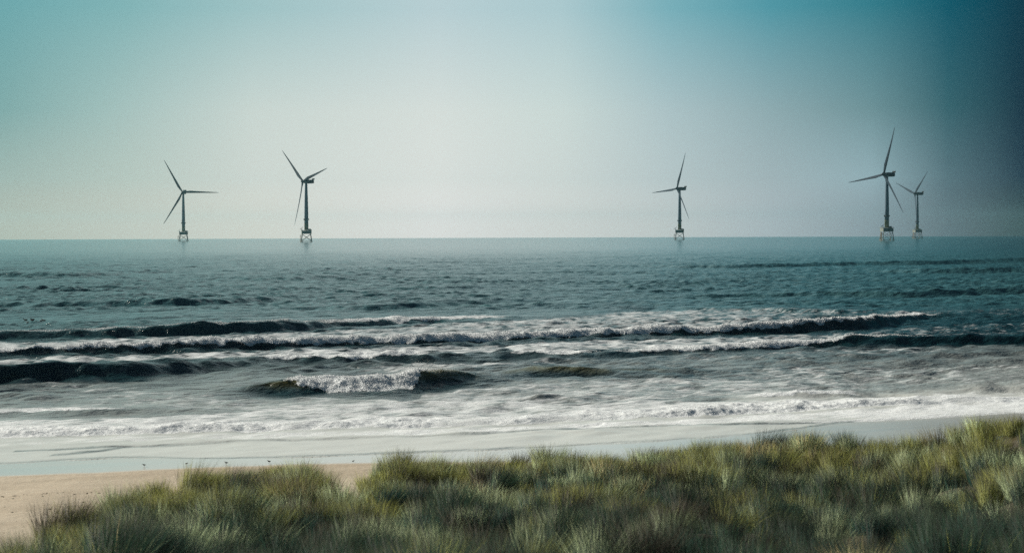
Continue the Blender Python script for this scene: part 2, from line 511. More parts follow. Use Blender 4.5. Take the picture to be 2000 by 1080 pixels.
for wi, w in enumerate(WAVES):
    pts, hs = [], []
    for u, v, hp, fm in w['p']:
        b = at(u, v + max(hp, 0))
        Yc = b[1] + w['wf'] * 1.15
        c = at_dist(u, v, Yc)
        pts.append((c[0], Yc, 0)); hs.append((c[0], max(c[2], 0) if hp > 0 else 0.0, fm))
    pts = np.array(pts); hs = np.array(hs)
    o_ = np.argsort(hs[:, 0]); hs = hs[o_]
    ln = Line(pts, 0.6 if w.get('olive') == 1 else max(1.0, w['wf'] * .5))
    ol = .45 if w.get('olive') else .65
    d = ln.dist(Xn, Yn) + ol * (0.35 * w['wf'] * fbm(Xn / 5.0, Yn / 5.0, 3, 200 + wi) + 0.12 * w['wf'] * fine)
    sel = (d > -3.0 * w['wf']) & (d < min(6 * w['wb'], 60))
    dd = d[sel]
    xq = Xn[sel] + 0.9 * fbm(Xn[sel] / 1.2, Yn[sel] / 1.2, 3, 500 + wi)
    h = np.interp(Xn[sel], hs[:, 0], hs[:, 1]); fm = np.interp(xq, hs[:, 0], hs[:, 2])
    h = h * (1 + w.get('vary', 0) * fbm(Xn[sel] / 3.5, Yn[sel] / 9.0, 2, 350 + wi))
    h = h * (1 + 0.12 * fbm(Xn[sel] / 6.0, Yn[sel] * 0 + wi, 3, 300 + wi))
    wf, wb = w['wf'], w['wb']
    tq = np.clip(-dd / wf, 0, 1)
    front = 1 - tq * tq * (3 - 2 * tq)
    front = front ** 1.15
    back = np.exp(-(np.maximum(dd, 0) / wb) ** 1.5)
    prof = np.where(dd < 0, front, back)
    # a shallow trough ahead of the face
    prof = prof - 0.10 * np.exp(-((dd + 1.7 * wf) / (0.6 * wf)) ** 2)
    zz = h * prof
    # foam on this wave
    nz = fine[sel] * 0.9
    reach = wf * (1.25 * fm - 0.10) + nz * wf * 0.45
    mk = sstep(0, 0.18 * wf, dd + reach) * sstep(wb * 1.1, wb * .15, dd + nz * 2.0) * np.clip(fm * 4, 0, 1) * np.clip(h * 4, 0, 1)
    lump = (0.55 * lumpn[sel] + 0.45 * lumpr[sel])
    zz = zz + w['lump'] * mk * lump * np.clip(h * 2.2, 0.1, 1) * sstep(-1.25 * wf, -0.5 * wf, dd) * sstep(2.0 * wb, 0.2 * wb, dd)
    mk0 = mk
    if w['net'] > 0:
        nn = fbm(Xn[sel] / 1.5, Yn[sel] / 2.2, 3, 400 + wi)
        net = sstep(0.16, 0.02, np.abs(nn)) * w['net'] * sstep(-1.4 * wf, -.2 * wf, dd) * sstep(wb, 0, dd) * np.clip(h * 3, 0, 1) * (fm > .02)
        mk = np.maximum(mk, net * .75)
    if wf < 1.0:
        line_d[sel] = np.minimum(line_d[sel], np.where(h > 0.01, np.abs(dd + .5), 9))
    if w.get('olive'):
        fr_ = w['olive'] * np.clip(h / (h.max() + 1e-6) * 1.3, 0, 1) * sstep(-13, -4, dd) * sstep(3.5, .5, dd)
        calmf[sel] = np.maximum(calmf[sel], fr_)
    Zn = Z[near]; fo = foam[near]; cr = crest[near]
    lm = mk0 * sstep(1.0 * wb, 0.1 * wb, dd)
    lumpmask[sel] = np.maximum(lumpmask[sel], lm); waveh[sel] = np.maximum(waveh[sel], h * sstep(-2.6 * wf, -.8 * wf, dd) * sstep(2.5 * wf, .3 * wf, dd))
    Zn[sel] += zz; fo[sel] = np.maximum(fo[sel], mk)
    if w.get('olive'):
        cr[sel] = np.maximum(cr[sel], w['olive'] * sstep(-0.75 * wf, -0.15 * wf, dd) * sstep(1.0, .1, dd) * sstep(.25, 1.0, h / (h.max() + 1e-6)) * .85 * (1 - mk))

# --- residual foam lying on the water: bands in (u, v0, v1, cover)
BANDS = [
    [(-300, 676, 692, .56), (0, 668, 690, .56), (250, 662, 682, .54), (450, 656, 675, .52), (700, 643, 668, .52), (900, 630, 662, .52), (1100, 618, 654, .52), (1300, 606, 648, .50), (1500, 604, 640, .44), (1700, 606, 620, .34), (2000, 600, 618, .30), (2300, 598, 615, .3)],
    [(-300, 712, 735, .58), (0, 704, 730, .58), (250, 696, 722, .58), (500, 687, 704, .56), (800, 677, 700, .58), (1000, 671, 690, .58), (1200, 664, 688, .55), (1400, 660, 680, .52), (1600, 652, 668, .46), (1750, 642, 660, .36), (2000, 628, 650, .32), (2300, 620, 640, .3)],
    [(600, 712, 724, .0), (760, 710, 724, .46), (880, 706, 716, .48), (1000, 702, 712, .42), (1150, 700, 712, .3), (1600, 684, 700, .34), (1750, 678, 692, .44), (1900, 678, 692, .25), (2300, 670, 680, 0)],
    [(-300, 826, 850, .64), (0, 822, 846, .64), (250, 818, 842, .64), (450, 806, 836, .64), (560, 790, 832, .58), (800, 781, 828, .58), (1000, 784, 822, .58), (1200, 784, 816, .60), (1400, 788, 806, .64), (1600, 784, 796, .66), (1800, 784, 792, .66), (2000, 777, 784, .76), (2300, 756, 766, .76)],
    [(-300, 860, 880, .42), (0, 858, 872, .42), (300, 850, 862, .5), (600, 842, 855, .60), (900, 834, 846, .66), (1200, 824, 834, .68), (1500, 808, 826, .72), (1700, 798, 818, .72), (2000, 780, 806, .74), (2300, 765, 790, .74)],
    [(-300, 770, 790, .0), (0, 740, 800, .12), (100, 742, 800, .34), (500, 775, 800, .42), (900, 760, 786, .48), (1300, 738, 784, .46), (1500, 720, 768, .44), (1800, 716, 756, .38), (2300, 700, 740, .34)],
]
jit = 3.2 * wob + 2.0 * fine
brk = 1 + .55 * fbm(Xn / 2.4, Yn / 6.0, 3, 62)
fo = foam[near]
for bnd in BANDS:
    b = np.array(bnd, float)
    v0 = np.interp(Un, b[:, 0], b[:, 1]); v1 = np.interp(Un, b[:, 0], b[:, 2]); cv = np.interp(Un, b[:, 0], b[:, 3])
    vv = Vn + jit
    m_ = sstep(v0 - 4, v0 + 3, vv) * sstep(v1 + 3, v1 - 2, vv) * np.clip(cv * brk, 0, .9) * (1 - .92 * calmf)
    fo = 1 - (1 - fo) * (1 - 0) if False else np.maximum(fo, m_)
foam[near] = fo
# churned water carries relief
churn = sstep(.6, .85, fo) * sstep(1, 6, sh)
Z[near] += churn * 0.10 * lumpn * np.clip((Yn - 90) / 20, .3, 1)
# run-up film: level with the sand, ending in a thin lip
Z[near] += 0.035 * sstep(-.3, .25, sh) * sstep(3.0, .3, sh)
Z[near] = np.where(sh < 9, Z[near] * (0.25 + .75 * sstep(0, 9, sh)) + 0.012 * sstep(0, 1.0, sh), Z[near])
Z[near] = np.where(sh < -0.3, -0.05, Z[near])
deep = np.ones_like(X); deep[near] = sstep(90, 170, sh + 15 * wob)
film = np.zeros_like(X); shal = .42 * sstep(85, 18, sh + 10 * wob) * (1 - sstep(.02, .8, waveh + .25 * fine * (waveh > .01))) * (1 - .8 * calmf); film[near] = sstep(26, 9, sh + 4 * wob) * (1 - .62 * np.exp(-(np.minimum(line_d + .25 * fine, np.abs(sh - .25 + .2 * fine) * 1.0) / 0.34) ** 2) * np.clip(.75 + 1.2 * wob, 0, 1))  # film cut along swash fronts: painted lip shade and dark wet lines
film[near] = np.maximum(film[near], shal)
Z = Z - (X * X + Y * Y) / (2 * RE)

# ---- sea material
m_sea, t, p = material("sea_water")
tc = t.new('ShaderNodeTexCoord')
obc = tc.outputs['Object']
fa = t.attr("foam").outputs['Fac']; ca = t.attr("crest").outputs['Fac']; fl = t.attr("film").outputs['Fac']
mp = t.mapping(obc, (1, 1, 1), (0, 0, R(-33.5)))
mp2 = t.mapping(mp, (0.55, 1.0, 1.0))
n1 = t.noise(mp2, 1.1, 5, 0.62)
n2 = t.noise(mp2, 0.22, 5, 0.6)
n3 = t.noise(mp2, 0.05, 4, 0.55)
farA = t.attr('far').outputs['Fac']
calm = t.math('MULTIPLY', t.math('SUBTRACT', 1.0, t.math('MULTIPLY', fl, 0.92)), t.math('SUBTRACT', 1.0, t.math('MULTIPLY', farA, 0.70)))
b1 = t.bump(n1, 0.40, 1.0); t.link(calm, b1.node.inputs['Strength'])
b2 = t.bump(n2, 1.25, 1.0, b1); t.link(calm, b2.node.inputs['Strength'])
b3 = t.bump(n3, 5.0, 1.0, b2); t.link(calm, b3.node.inputs['Strength'])
nstk = t.mapping(mp, (0.35, 1.0, 1.0))
fn = t.noise(nstk, 1.9, 7, 0.68, 0.3)
thr = t.math('SUBTRACT', 0.86, t.math('MULTIPLY', fa, 0.72))
fmask = t.mrange(fn, t.math('SUBTRACT', thr, 0.10), t.math('ADD', thr, 0.10))
fmask = t.math('MULTIPLY', fmask, t.mrange(fa, 0.06, 0.22))
fmask = t.math('MULTIPLY', fmask, t.mrange(fa, 0.55, 0.78, 0.72, 1.0))
da = t.attr('deep').outputs['Fac']
wcol = t.mix(ca, t.mix(da, (0.003, 0.020, 0.024, 1), (0.024, 0.076, 0.086, 1)), (0.085, 0.075, 0.014, 1))  # olive crest mix paints backlight glowing through the thin crests
wcol = t.mix(fl, wcol, (0.49, 0.515, 0.50, 1))  # pale film colour paints sky sheen over the bubbly wash and shallows
t.link(wcol, p.inputs['Base Color'])
t.link(t.math('ADD', t.math('ADD', 0.25, t.math('MULTIPLY', fl, 0.12)), t.math('MULTIPLY', t.attr('far').outputs['Fac'], -0.10)), p.inputs['Roughness'])
t.link(t.math('SUBTRACT', 0.5, t.math('MULTIPLY', fl, 0.25)), p.inputs['Specular IOR Level'])
p.inputs['IOR'].default_value = 1.34
t.link(b3, p.inputs['Normal'])
pf = t.new('ShaderNodeBsdfPrincipled')
fcol = t.mix(fn, (0.50, 0.555, 0.59, 1), (0.72, 0.745, 0.76, 1))
t.link(fcol, pf.inputs['Base Color'])
pf.inputs['Roughness'].default_value = 0.75
pf.inputs['IOR'].default_value = 1.33
t.link(t.bump(fn, 0.14, 1.0), pf.inputs['Normal'])
ms = t.new('ShaderNodeMixShader')
t.link(fmask, ms.inputs[0]); t.link(p.outputs[0], ms.inputs[1]); t.link(pf.outputs[0], ms.inputs[2])
out = m_sea.node_tree.nodes['Material Output']
t.link(ms.outputs[0], out.inputs['Surface'])

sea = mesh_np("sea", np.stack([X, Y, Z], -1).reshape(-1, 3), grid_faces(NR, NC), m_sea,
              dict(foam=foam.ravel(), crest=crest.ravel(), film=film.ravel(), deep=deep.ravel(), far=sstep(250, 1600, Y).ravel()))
tag(sea, "dark teal sea with lines of white breaking surf running in to the beach", "sea", kind='structure')
sea_top = Z


def sea_z(x, y):
    i = int(np.clip(np.searchsorted(ys, y), 0, NR - 1)); j = int(np.clip(np.searchsorted(tx, x / y), 0, NC - 1))
    return float(Z[i, j])


# ---- clotted foam: small lumps of froth riding on the breakers
print("foam...")
NXr = Z.shape[0]
nrow = near.stop
m_frt, t, p = material("froth")
tc = t.new('ShaderNodeTexCoord')
fcn = t.noise(tc.outputs['Object'], 2.2, 4, 0.6)
t.link(t.mix(fcn, (0.72, 0.755, 0.78, 1), (0.82, 0.835, 0.84, 1)), p.inputs['Base Color'])
p.inputs['Roughness'].default_value = 0.8
area = (dY * dX)[:nrow] * np.ones_like(Xn)
wgt = (np.clip(lumpmask, 0, 1) ** 1.3) * area * np.sqrt(Yn / 150) * np.clip(waveh / 0.9, .12, 1.3)
wgt = wgt.ravel() / wgt.sum()
NFB = 210000
pick = rng.choice(wgt.size, NFB, p=wgt)
fx = Xn.ravel()[pick]; fy = Yn.ravel()[pick]; fz = Z[near].ravel()[pick]
fl_ = lumpmask.ravel()[pick]; fh_ = waveh.ravel()[pick]
bm = bmesh.new(); bmesh.ops.create_icosphere(bm, subdivisions=1, radius=1)
iv = np.array([v.co[:] for v in bm.verts]); bm.verts.index_update()
itr = np.array([[v.index for v in f.verts] for f in bm.faces]); bm.free()
fr = rng.uniform(.010, .036, NFB) * (0.35 + 0.9 * np.clip(fh_, 0, 1.3)) * rng.uniform(.5, 1.3, NFB)
fx = fx + rng.normal(0, .06, NFB); fy = fy + rng.normal(0, .05, NFB)
jig = 1 + 0.25 * rng.normal(0, 1, (NFB, len(iv), 1))
off = iv[None] * jig * fr[:, None, None] * np.array([1.25, 1.0, .8])
FV = np.stack([fx, fy, fz + fr * .1 + np.abs(rng.normal(0, .06, NFB)) * np.clip(fh_, 0, 1.2)], -1)[:, None, :] + off
FF = (np.arange(NFB) * len(iv))[:, None, None] + itr[None]
froth = mesh_np("sea_foam", FV.reshape(-1, 3), FF.reshape(-1, 3), m_frt, smooth=True)
tag(froth, "white clotted foam tumbling on the breaking waves", "foam", kind='stuff')

# ------------------------------------------------------------------ ground: beach and dune in one sheet
print("ground...")
CREST = np.array([(-400, 1165, 17), (-100, 1112, 19), (0, 1066, 22), (60, 1038, 25), (100, 1004, 28), (180, 980, 31), (250, 950, 34), (330, 937, 37), (400, 916, 41),
                  (470, 906, 43), (560, 896, 45), (610, 910, 44), (640, 938, 42), (660, 962, 40), (682, 966, 39), (700, 940, 39), (722, 905, 41), (760, 886, 42), (800, 887, 43), (850, 899, 44), (930, 895, 45),
                  (1000, 896, 46), (1050, 884, 46), (1090, 886, 46), (1150, 890, 45), (1250, 877, 45), (1400, 868, 45), (1500, 860, 45), (1600, 846, 46), (1680, 861, 46),
                  (1750, 863, 46), (1850, 848, 45), (1900, 828, 43), (1960, 815, 42), (2000, 803, 40), (2100, 792, 40), (2400, 780, 40)], float)
GH = 0.48     # grass height above the crest line
ct_, cz_, cy_, cv_ = [], [], [], []
for u, v, Dc in CREST:
    Dc = 24 + (Dc - 17) * 1.25
    cv_.append(v)
    g = at_dist(u, v, Dc)
    ct_.append(g[0] / g[1]); cy_.append(Dc); cz_.append(g[2] - GH)
ct_ = np.array(ct_); cz_ = np.array(cz_); cy_ = np.array(cy_)
kx = np.linspace(ct_[0], ct_[-1], 400)
kv = np.interp(kx, ct_, np.array(cv_)); ky = np.interp(kx, ct_, cy_)
ker = np.exp(-0.5 * (np.arange(-60, 61) / 22.0) ** 2); ker /= ker.sum()
kvs = np.convolve(np.pad(kv, 60, 'edge'), ker, 'valid')
ker2 = np.exp(-0.5 * (np.arange(-8, 9) / 2.5) ** 2); ker2 /= ker2.sum()
kv = np.convolve(np.pad(kv, 8, 'edge'), ker2, 'valid'); ky = np.convolve(np.pad(ky, 8, 'edge'), ker2, 'valid')


def ground_h(X, Y):
    s = -edge.dist(X, Y)         # metres landward of the swash edge
    zb = np.where(s < 0, 0.03 * s, 0.012 * s)
    zb = zb + np.where(s > 9, 0.028 * (s - 9), 0) + np.where(s > 42, 0.05 * (s - 42), 0)
    zb = np.clip(zb, -3, 2.6) + np.clip(s, 0, 8) / 8 * (0.025 * fbm(X / 2.2, Y / 5.0, 3, 8) + 0.05 * fbm(X / 9.0, Y / 9.0, 2, 9))
    Yp = np.maximum(Y, 0.5)
    tt = np.clip(X / Yp, -3, 3)
    Dc = np.interp(tt, kx, ky)
    Y0 = 24.0
    w = np.clip((Y - Y0) / (Dc - Y0), 0, 1.0)
    hum = 0.50 * fbm(X / 5.0, Y / 5.0, 2, 31) + 0.75 * fbm(X / 2.4, Y / 2.4, 2, 33)
    vtop = 1175 + (np.interp(tt, kx, kvs) - 1175) * w ** 0.85 + (np.interp(tt, kx, kv) - np.interp(tt, kx, kvs)) * w ** 2.5
    zd = H - np.maximum(Y, Y0) * (vtop - 457.7) / F - GH + hum * (1 - w ** 4) * sstep(8, Y0, Y)
    zd = np.where(Y < Y0, zd + (Y0 - Y) * 0.16, zd)
    over = np.maximum(Y - Dc, 0)
    zd = zd - over * (0.30 + 0.5 * sstep(0, 3, over)) - 0.0 * over
    r_ = np.sqrt(X * X + Y * Y)
    th = np.abs(np.degrees(np.arctan2(X, Y)))
    plate = 8.6 * sstep(38, 62, s) + 0.7 * fbm(X / 9.0, Y / 9.0, 3, 35)
    b = sstep(24, 70, th) * sstep(5, 20, r_)
    zd = zd * (1 - b) + plate * b
    return np.maximum(zb, zd), zd - zb, s


th_d = np.concatenate([np.arange(-180, -24, 3.0), np.linspace(-24, 24, 760), np.arange(27, 180, 3.0)])
rad = [1.2]
while rad[-1] < 420:
    rad.append(rad[-1] + max(0.09, rad[-1] * 0.0042))
rad = np.array(rad)
RR, TT = np.meshgrid(rad, np.radians(th_d), indexing='ij')
GX = RR * np.sin(TT); GY = RR * np.cos(TT)
GZ, gd, gs = ground_h(GX, GY)
gu, gv = project(GX.ravel(), GY.ravel(), GZ.ravel())
gu = gu.reshape(GX.shape); gv = gv.reshape(GX.shape)
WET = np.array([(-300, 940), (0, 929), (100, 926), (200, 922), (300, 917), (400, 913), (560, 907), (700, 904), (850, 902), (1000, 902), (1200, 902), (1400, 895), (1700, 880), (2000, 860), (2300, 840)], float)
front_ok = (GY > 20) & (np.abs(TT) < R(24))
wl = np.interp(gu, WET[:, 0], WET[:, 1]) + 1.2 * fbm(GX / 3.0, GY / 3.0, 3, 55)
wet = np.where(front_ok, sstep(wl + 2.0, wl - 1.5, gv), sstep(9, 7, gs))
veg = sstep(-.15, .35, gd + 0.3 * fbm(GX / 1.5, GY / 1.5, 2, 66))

m_gr, t, p = material("beach_sand")
tc = t.new('ShaderNodeTexCoord'); obc = tc.outputs['Object']
wa = t.attr("wet").outputs['Fac']; va = t.attr("veg").outputs['Fac']
mp = t.mapping(obc, (1, 1, 1), (0, 0, R(-26)))
ns1 = t.noise(t.mapping(mp, (0.05, 0.35, 0.3)), 1.0, 5, 0.6)
ns2 = t.noise(obc, 1.7, 6, 0.65)
ns3 = t.noise(obc, 14.0, 4, 0.6)
scol = t.mix(t.mrange(ns1, .35, .65), (0.325, 0.275, 0.204, 1), (0.39, 0.337, 0.258, 1))
scol = t.mix(t.mrange(ns2, .62, .74, 0, .35), scol, (0.235, 0.185, 0.132, 1))
scol = t.mix(t.mrange(ns3, .70, .78, 0, .4), scol, (0.14, 0.11, 0.08, 1))
wcol = t.mix(wa, scol, (0.47, 0.455, 0.42, 1))  # wet sand paler than dry: sky reflection painted into its base colour
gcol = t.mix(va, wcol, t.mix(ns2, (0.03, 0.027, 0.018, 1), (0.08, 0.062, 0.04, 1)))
t.link(gcol, p.inputs['Base Color'])
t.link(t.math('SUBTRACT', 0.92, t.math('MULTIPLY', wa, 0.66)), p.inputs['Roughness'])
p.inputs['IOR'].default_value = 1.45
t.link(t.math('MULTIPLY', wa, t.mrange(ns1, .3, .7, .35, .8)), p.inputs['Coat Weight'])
p.inputs['Coat Roughness'].default_value = 0.22
p.inputs['Coat IOR'].default_value = 1.4
hb = t.math('MULTIPLY', t.math('ADD', t.math('MULTIPLY', ns2, 1.0), t.math('MULTIPLY', ns3, 0.15)), t.math('SUBTRACT', 1.0, t.math('MULTIPLY', wa, 0.97)))
t.link(t.bump(hb, 0.10, 0.8), p.inputs['Normal'])
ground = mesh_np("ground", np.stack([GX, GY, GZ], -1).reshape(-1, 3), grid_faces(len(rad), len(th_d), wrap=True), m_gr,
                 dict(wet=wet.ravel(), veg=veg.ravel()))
tag(ground, "pale sandy beach with a wet mirror strip, rising to a grassed dune", "beach", kind='structure')

# ------------------------------------------------------------------ marram grass
print("grass...")
sp = 0.70
gx = np.arange(-26, 26, sp); gy = np.arange(21, 68, sp)
TX, TY = np.meshgrid(gx, gy)
TX = TX.ravel() + rng.uniform(-.5, .5, TX.size) * sp; TY = TY.ravel() + rng.uniform(-.5, .5, TY.size) * sp
TZ, td, ts = ground_h(TX, TY)
Dc_t = np.interp(TX / TY, kx, ky)
dens = fbm(TX / 2.6, TY / 2.6, 3, 101)
keep = (np.abs(TX / TY) < 0.37) & (td > 0.35) & (TY < Dc_t + 1.6) & (dens > -0.27 + rng.uniform(-.2, .2, TX.size))
TX, TY, TZ, dens, Dc_t = TX[keep], TY[keep], TZ[keep], dens[keep], Dc_t[keep]
NTF = len(TX)
hgt = 0.84 * (0.80 + 0.75 * np.clip(dens + 0.2, -.5, .9)) * rng.uniform(0.62, 1.25, NTF)
edge_t = np.clip((TY - (Dc_t - 6)) / 6, 0, 1)
hgt *= 1 - 0.15 * edge_t
NB = 420
nb = (NB * np.clip(1.25 - (TY - 24) / 80, .75, 1.25) * rng.uniform(.7, 1.3, NTF)).astype(int)
ti = np.repeat(np.arange(NTF), nb)
N = len(ti)
print("tufts", NTF, "blades", N)
phi = rng.uniform(0, 2 * math.pi, N)
rr = np.sqrt(rng.uniform(0, 1, N)) * rng.uniform(.20, .44, NTF)[ti]
bx = TX[ti] + rr * np.cos(phi); by = TY[ti] + rr * np.sin(phi)
bz = TZ[ti] - 0.04
L = hgt[ti] * rng.uniform(0.6, 1.12, N)
lean = rng.normal(0.0, 0.12, N) + 0.10 + 1.0 * rr
ld = phi + rng.normal(0, 0.8, N)
wind = np.array([0.13, 0.05])
wn = fbm(TX / 3.5, TY / 3.5, 2, 120)[ti]; wn2 = fbm(TX / 3.5, TY / 3.5, 2, 125)[ti]
dx = np.cos(ld) * lean + wind[0] + .62 * wn; dy = np.sin(ld) * lean + wind[1] + .45 * wn2
droop = rng.uniform(0.15, 0.75, N)
SEG = 3
ss = np.linspace(0, 1, SEG + 1)
width = rng.uniform(0.0018, 0.0040, N) * np.clip(TY[ti] / 32, 1.0, 1.6)
# blade plane turned at random
wa_ = rng.uniform(0, math.pi, N)
wx, wy = np.cos(wa_), np.sin(wa_)
Pc = []
for s_ in ss:
    ex = dx * (s_ + droop * s_ ** 2.2); ey = dy * (s_ + droop * s_ ** 2.2)
    nrm = np.sqrt(1 + (dx * (1 + droop)) ** 2 * .5 + (dy * (1 + droop)) ** 2 * .5)
    px = bx + L * ex / nrm; py = by + L * ey / nrm
    pz = bz + L * (s_ - 0.30 * droop * (dx * dx + dy * dy) ** .5 * s_ ** 2.5) / nrm
    Pc.append((px, py, pz))
VV = np.zeros((N, SEG * 2 + 1, 3), np.float32)
for k in range(SEG):
    wk = width * (1.0 - 0.75 * (ss[k]) ** 1.5)
    px, py, pz = Pc[k]
    VV[:, 2 * k] = np.stack([px - wx * wk, py - wy * wk, pz], -1)
    VV[:, 2 * k + 1] = np.stack([px + wx * wk, py + wy * wk, pz], -1)
VV[:, 2 * SEG] = np.stack(Pc[SEG], -1)
nvb = SEG * 2 + 1
base = (np.arange(N) * nvb)[:, None]
tris = []
for k in range(SEG - 1):
    a = 2 * k
    tris.append(base + np.array([[a, a + 1, a + 3]])); tris.append(base + np.array([[a, a + 3, a + 2]]))
a = 2 * (SEG - 1)
tris.append(base + np.array([[a, a + 1, a + 2]]))
FT = np.concatenate(tris, 0)
# colour of each blade: growth patches, with teal shade and sunlit crest painted in
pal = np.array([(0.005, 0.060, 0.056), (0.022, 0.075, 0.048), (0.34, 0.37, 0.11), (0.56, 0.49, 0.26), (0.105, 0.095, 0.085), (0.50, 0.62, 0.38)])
p1 = fbm(TX / 3.2, TY / 3.6, 2, 140) * 1.35; p2 = fbm(TX / 1.8, TY / 2.4, 2, 150) * 1.25
wts = np.zeros((NTF, 6))
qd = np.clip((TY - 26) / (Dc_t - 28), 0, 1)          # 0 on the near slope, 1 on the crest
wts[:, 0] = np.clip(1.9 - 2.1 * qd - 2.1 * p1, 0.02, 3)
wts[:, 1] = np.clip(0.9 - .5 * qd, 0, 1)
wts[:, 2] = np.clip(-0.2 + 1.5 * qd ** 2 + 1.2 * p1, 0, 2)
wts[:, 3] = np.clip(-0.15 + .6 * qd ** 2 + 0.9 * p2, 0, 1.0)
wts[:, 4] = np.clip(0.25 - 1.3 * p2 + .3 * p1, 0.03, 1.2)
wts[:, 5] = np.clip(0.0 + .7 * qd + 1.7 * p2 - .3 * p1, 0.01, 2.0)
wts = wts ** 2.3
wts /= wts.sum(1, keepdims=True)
cw = np.cumsum(wts, 1)
tuft_kind = (rng.uniform(0, 1, NTF)[:, None] > cw).sum(1).clip(0, 5)
bk = np.where(rng.uniform(0, 1, N) < 0.84, tuft_kind[ti], (rng.uniform(0, 1, N)[:, None] > cw[ti]).sum(1).clip(0, 5))
bc = pal[bk] * rng.uniform(0.75, 1.25, N)[:, None] * (np.exp(rng.normal(-.04, .26, NTF))[ti])[:, None]
cc = np.ones((N, nvb, 4), np.float32)
for k in range(nvb):
    s_ = ss[k // 2]
    tipc = np.array([0.34, 0.36, 0.20])
    f_ = 0.30 * s_ ** 3
    cc[:, k, :3] = bc * (1 - f_) + tipc * f_
DN = np.ones((N, nvb, 4), np.float32)
for k in range(nvb):
    q_ = VV[:, k]
    nx = (q_[:, 0] - TX[ti]) * 1.3; ny = (q_[:, 1] - TY[ti]) * 1.3; nz = 0.25 + 0.5 * (q_[:, 2] - TZ[ti]) / hgt[ti]
    # blend of the tuft's rounded surface and the blade's own facing
    nx = nx + 0.22 * -wy * np.sign(-wy * nx + wx * ny); ny = ny + 0.22 * wx * np.sign(-wy * nx + wx * ny)
    ln_ = np.sqrt(nx * nx + ny * ny + nz * nz)
    DN[:, k, 0] = nx / ln_; DN[:, k, 1] = ny / ln_; DN[:, k, 2] = nz / ln_
m_grass, t, p = material("marram_blade")
ga = t.attr("blade_colour").outputs['Color']
t.link(ga, p.inputs['Base Color'])
p.inputs['Roughness'].default_value = 0.6
p.inputs['Specular IOR Level'].default_value = 0.3
tr = t.new('ShaderNodeBsdfTranslucent')
t.link(ga, tr.inputs['Color'])
dn = t.attr('dome').outputs['Vector']
t.link(dn, p.inputs['Normal']); t.link(dn, tr.inputs['Normal'])
ms = t.new('ShaderNodeMixShader'); ms.inputs[0].default_value = 0.46
t.link(p.outputs[0], ms.inputs[1]); t.link(tr.outputs[0], ms.inputs[2])
t.link(ms.outputs[0], m_grass.node_tree.nodes['Material Output'].inputs['Surface'])
grass = mesh_np("marram_grass", VV.reshape(-1, 3), FT, m_grass, dict(blade_colour=cc.reshape(-1, 4), dome=DN.reshape(-1, 4)), smooth=False)
tag(grass, "windblown green and straw marram grass covering the dune", "grass", kind='stuff')

# ------------------------------------------------------------------ wind turbines
print("turbines...")
M_TOWER = simple_mat("turbine_paint", (0.10, 0.15, 0.20), 0.7, vary=.05, scale=.2)
M_BLADE = simple_mat("blade_paint", (0.018, 0.034, 0.055), 0.8, vary=.04, scale=.2)
M_NAC = simple_mat("nacelle_paint", (0.018, 0.028, 0.045), 0.5, vary=.06, scale=.3)
M_YEL = simple_mat("yellow_steel", (0.22, 0.23, 0.14), 0.55, vary=.12, scale=.4)
M_STEEL = simple_mat("weathered_yellow_steel", (0.17, 0.19, 0.17), 0.6, vary=.2, scale=.5)
M_DARK = simple_mat("dark_steel", (0.05, 0.055, 0.06), 0.6, vary=.1)
M_ORANGE = simple_mat("orange_fender", (0.32, 0.20, 0.10), 0.6, vary=.15)
HUB_Z = 108.0


def blade_mesh():
    secs = [(0, 3.4, 1.0, 10), (3, 3.4, 1.0, 10), (8, 4.3, .62, 14), (15, 5.4, .36, 12), (25, 4.7, .27, 9), (38, 3.7, .22, 6), (52, 2.8, .19, 3.5), (65, 2.0, .17, 1.5), (74, 1.35, .16, .5), (78.5, .8, .16, 0), (80, .15, .2, 0)]
    n = 18
    bm = bmesh.new(); rings = []
    for z, ch, th, tw in secs:
        ring = []
        a0 = R(tw + 6)
        pre = -2.6 * (z / 80) ** 2.2
        for k in range(n):
            a = 2 * math.pi * k / n
            x = 0.5 * ch * math.cos(a)
            y = 0.5 * ch * th * math.sin(a) * (1 if th > .9 else (0.65 + 0.45 * math.cos(a)))
            off = ch * (0.20 if th < .9 else 0.0) * min(1, z / 12)
            x -= off
            ring.append(bm.verts.new((x * math.cos(a0) - y * math.sin(a0), x * math.sin(a0) + y * math.cos(a0) + pre, 1.6 + z)))
        rings.append(ring)
    for i in range(len(rings) - 1):
        for k in range(n):
            bm.faces.new((rings[i][k], rings[i][(k + 1) % n], rings[i + 1][(k + 1) % n], rings[i + 1][k]))
    bm.faces.new(rings[0][::-1]); bm.faces.new(rings[-1])
    return bm


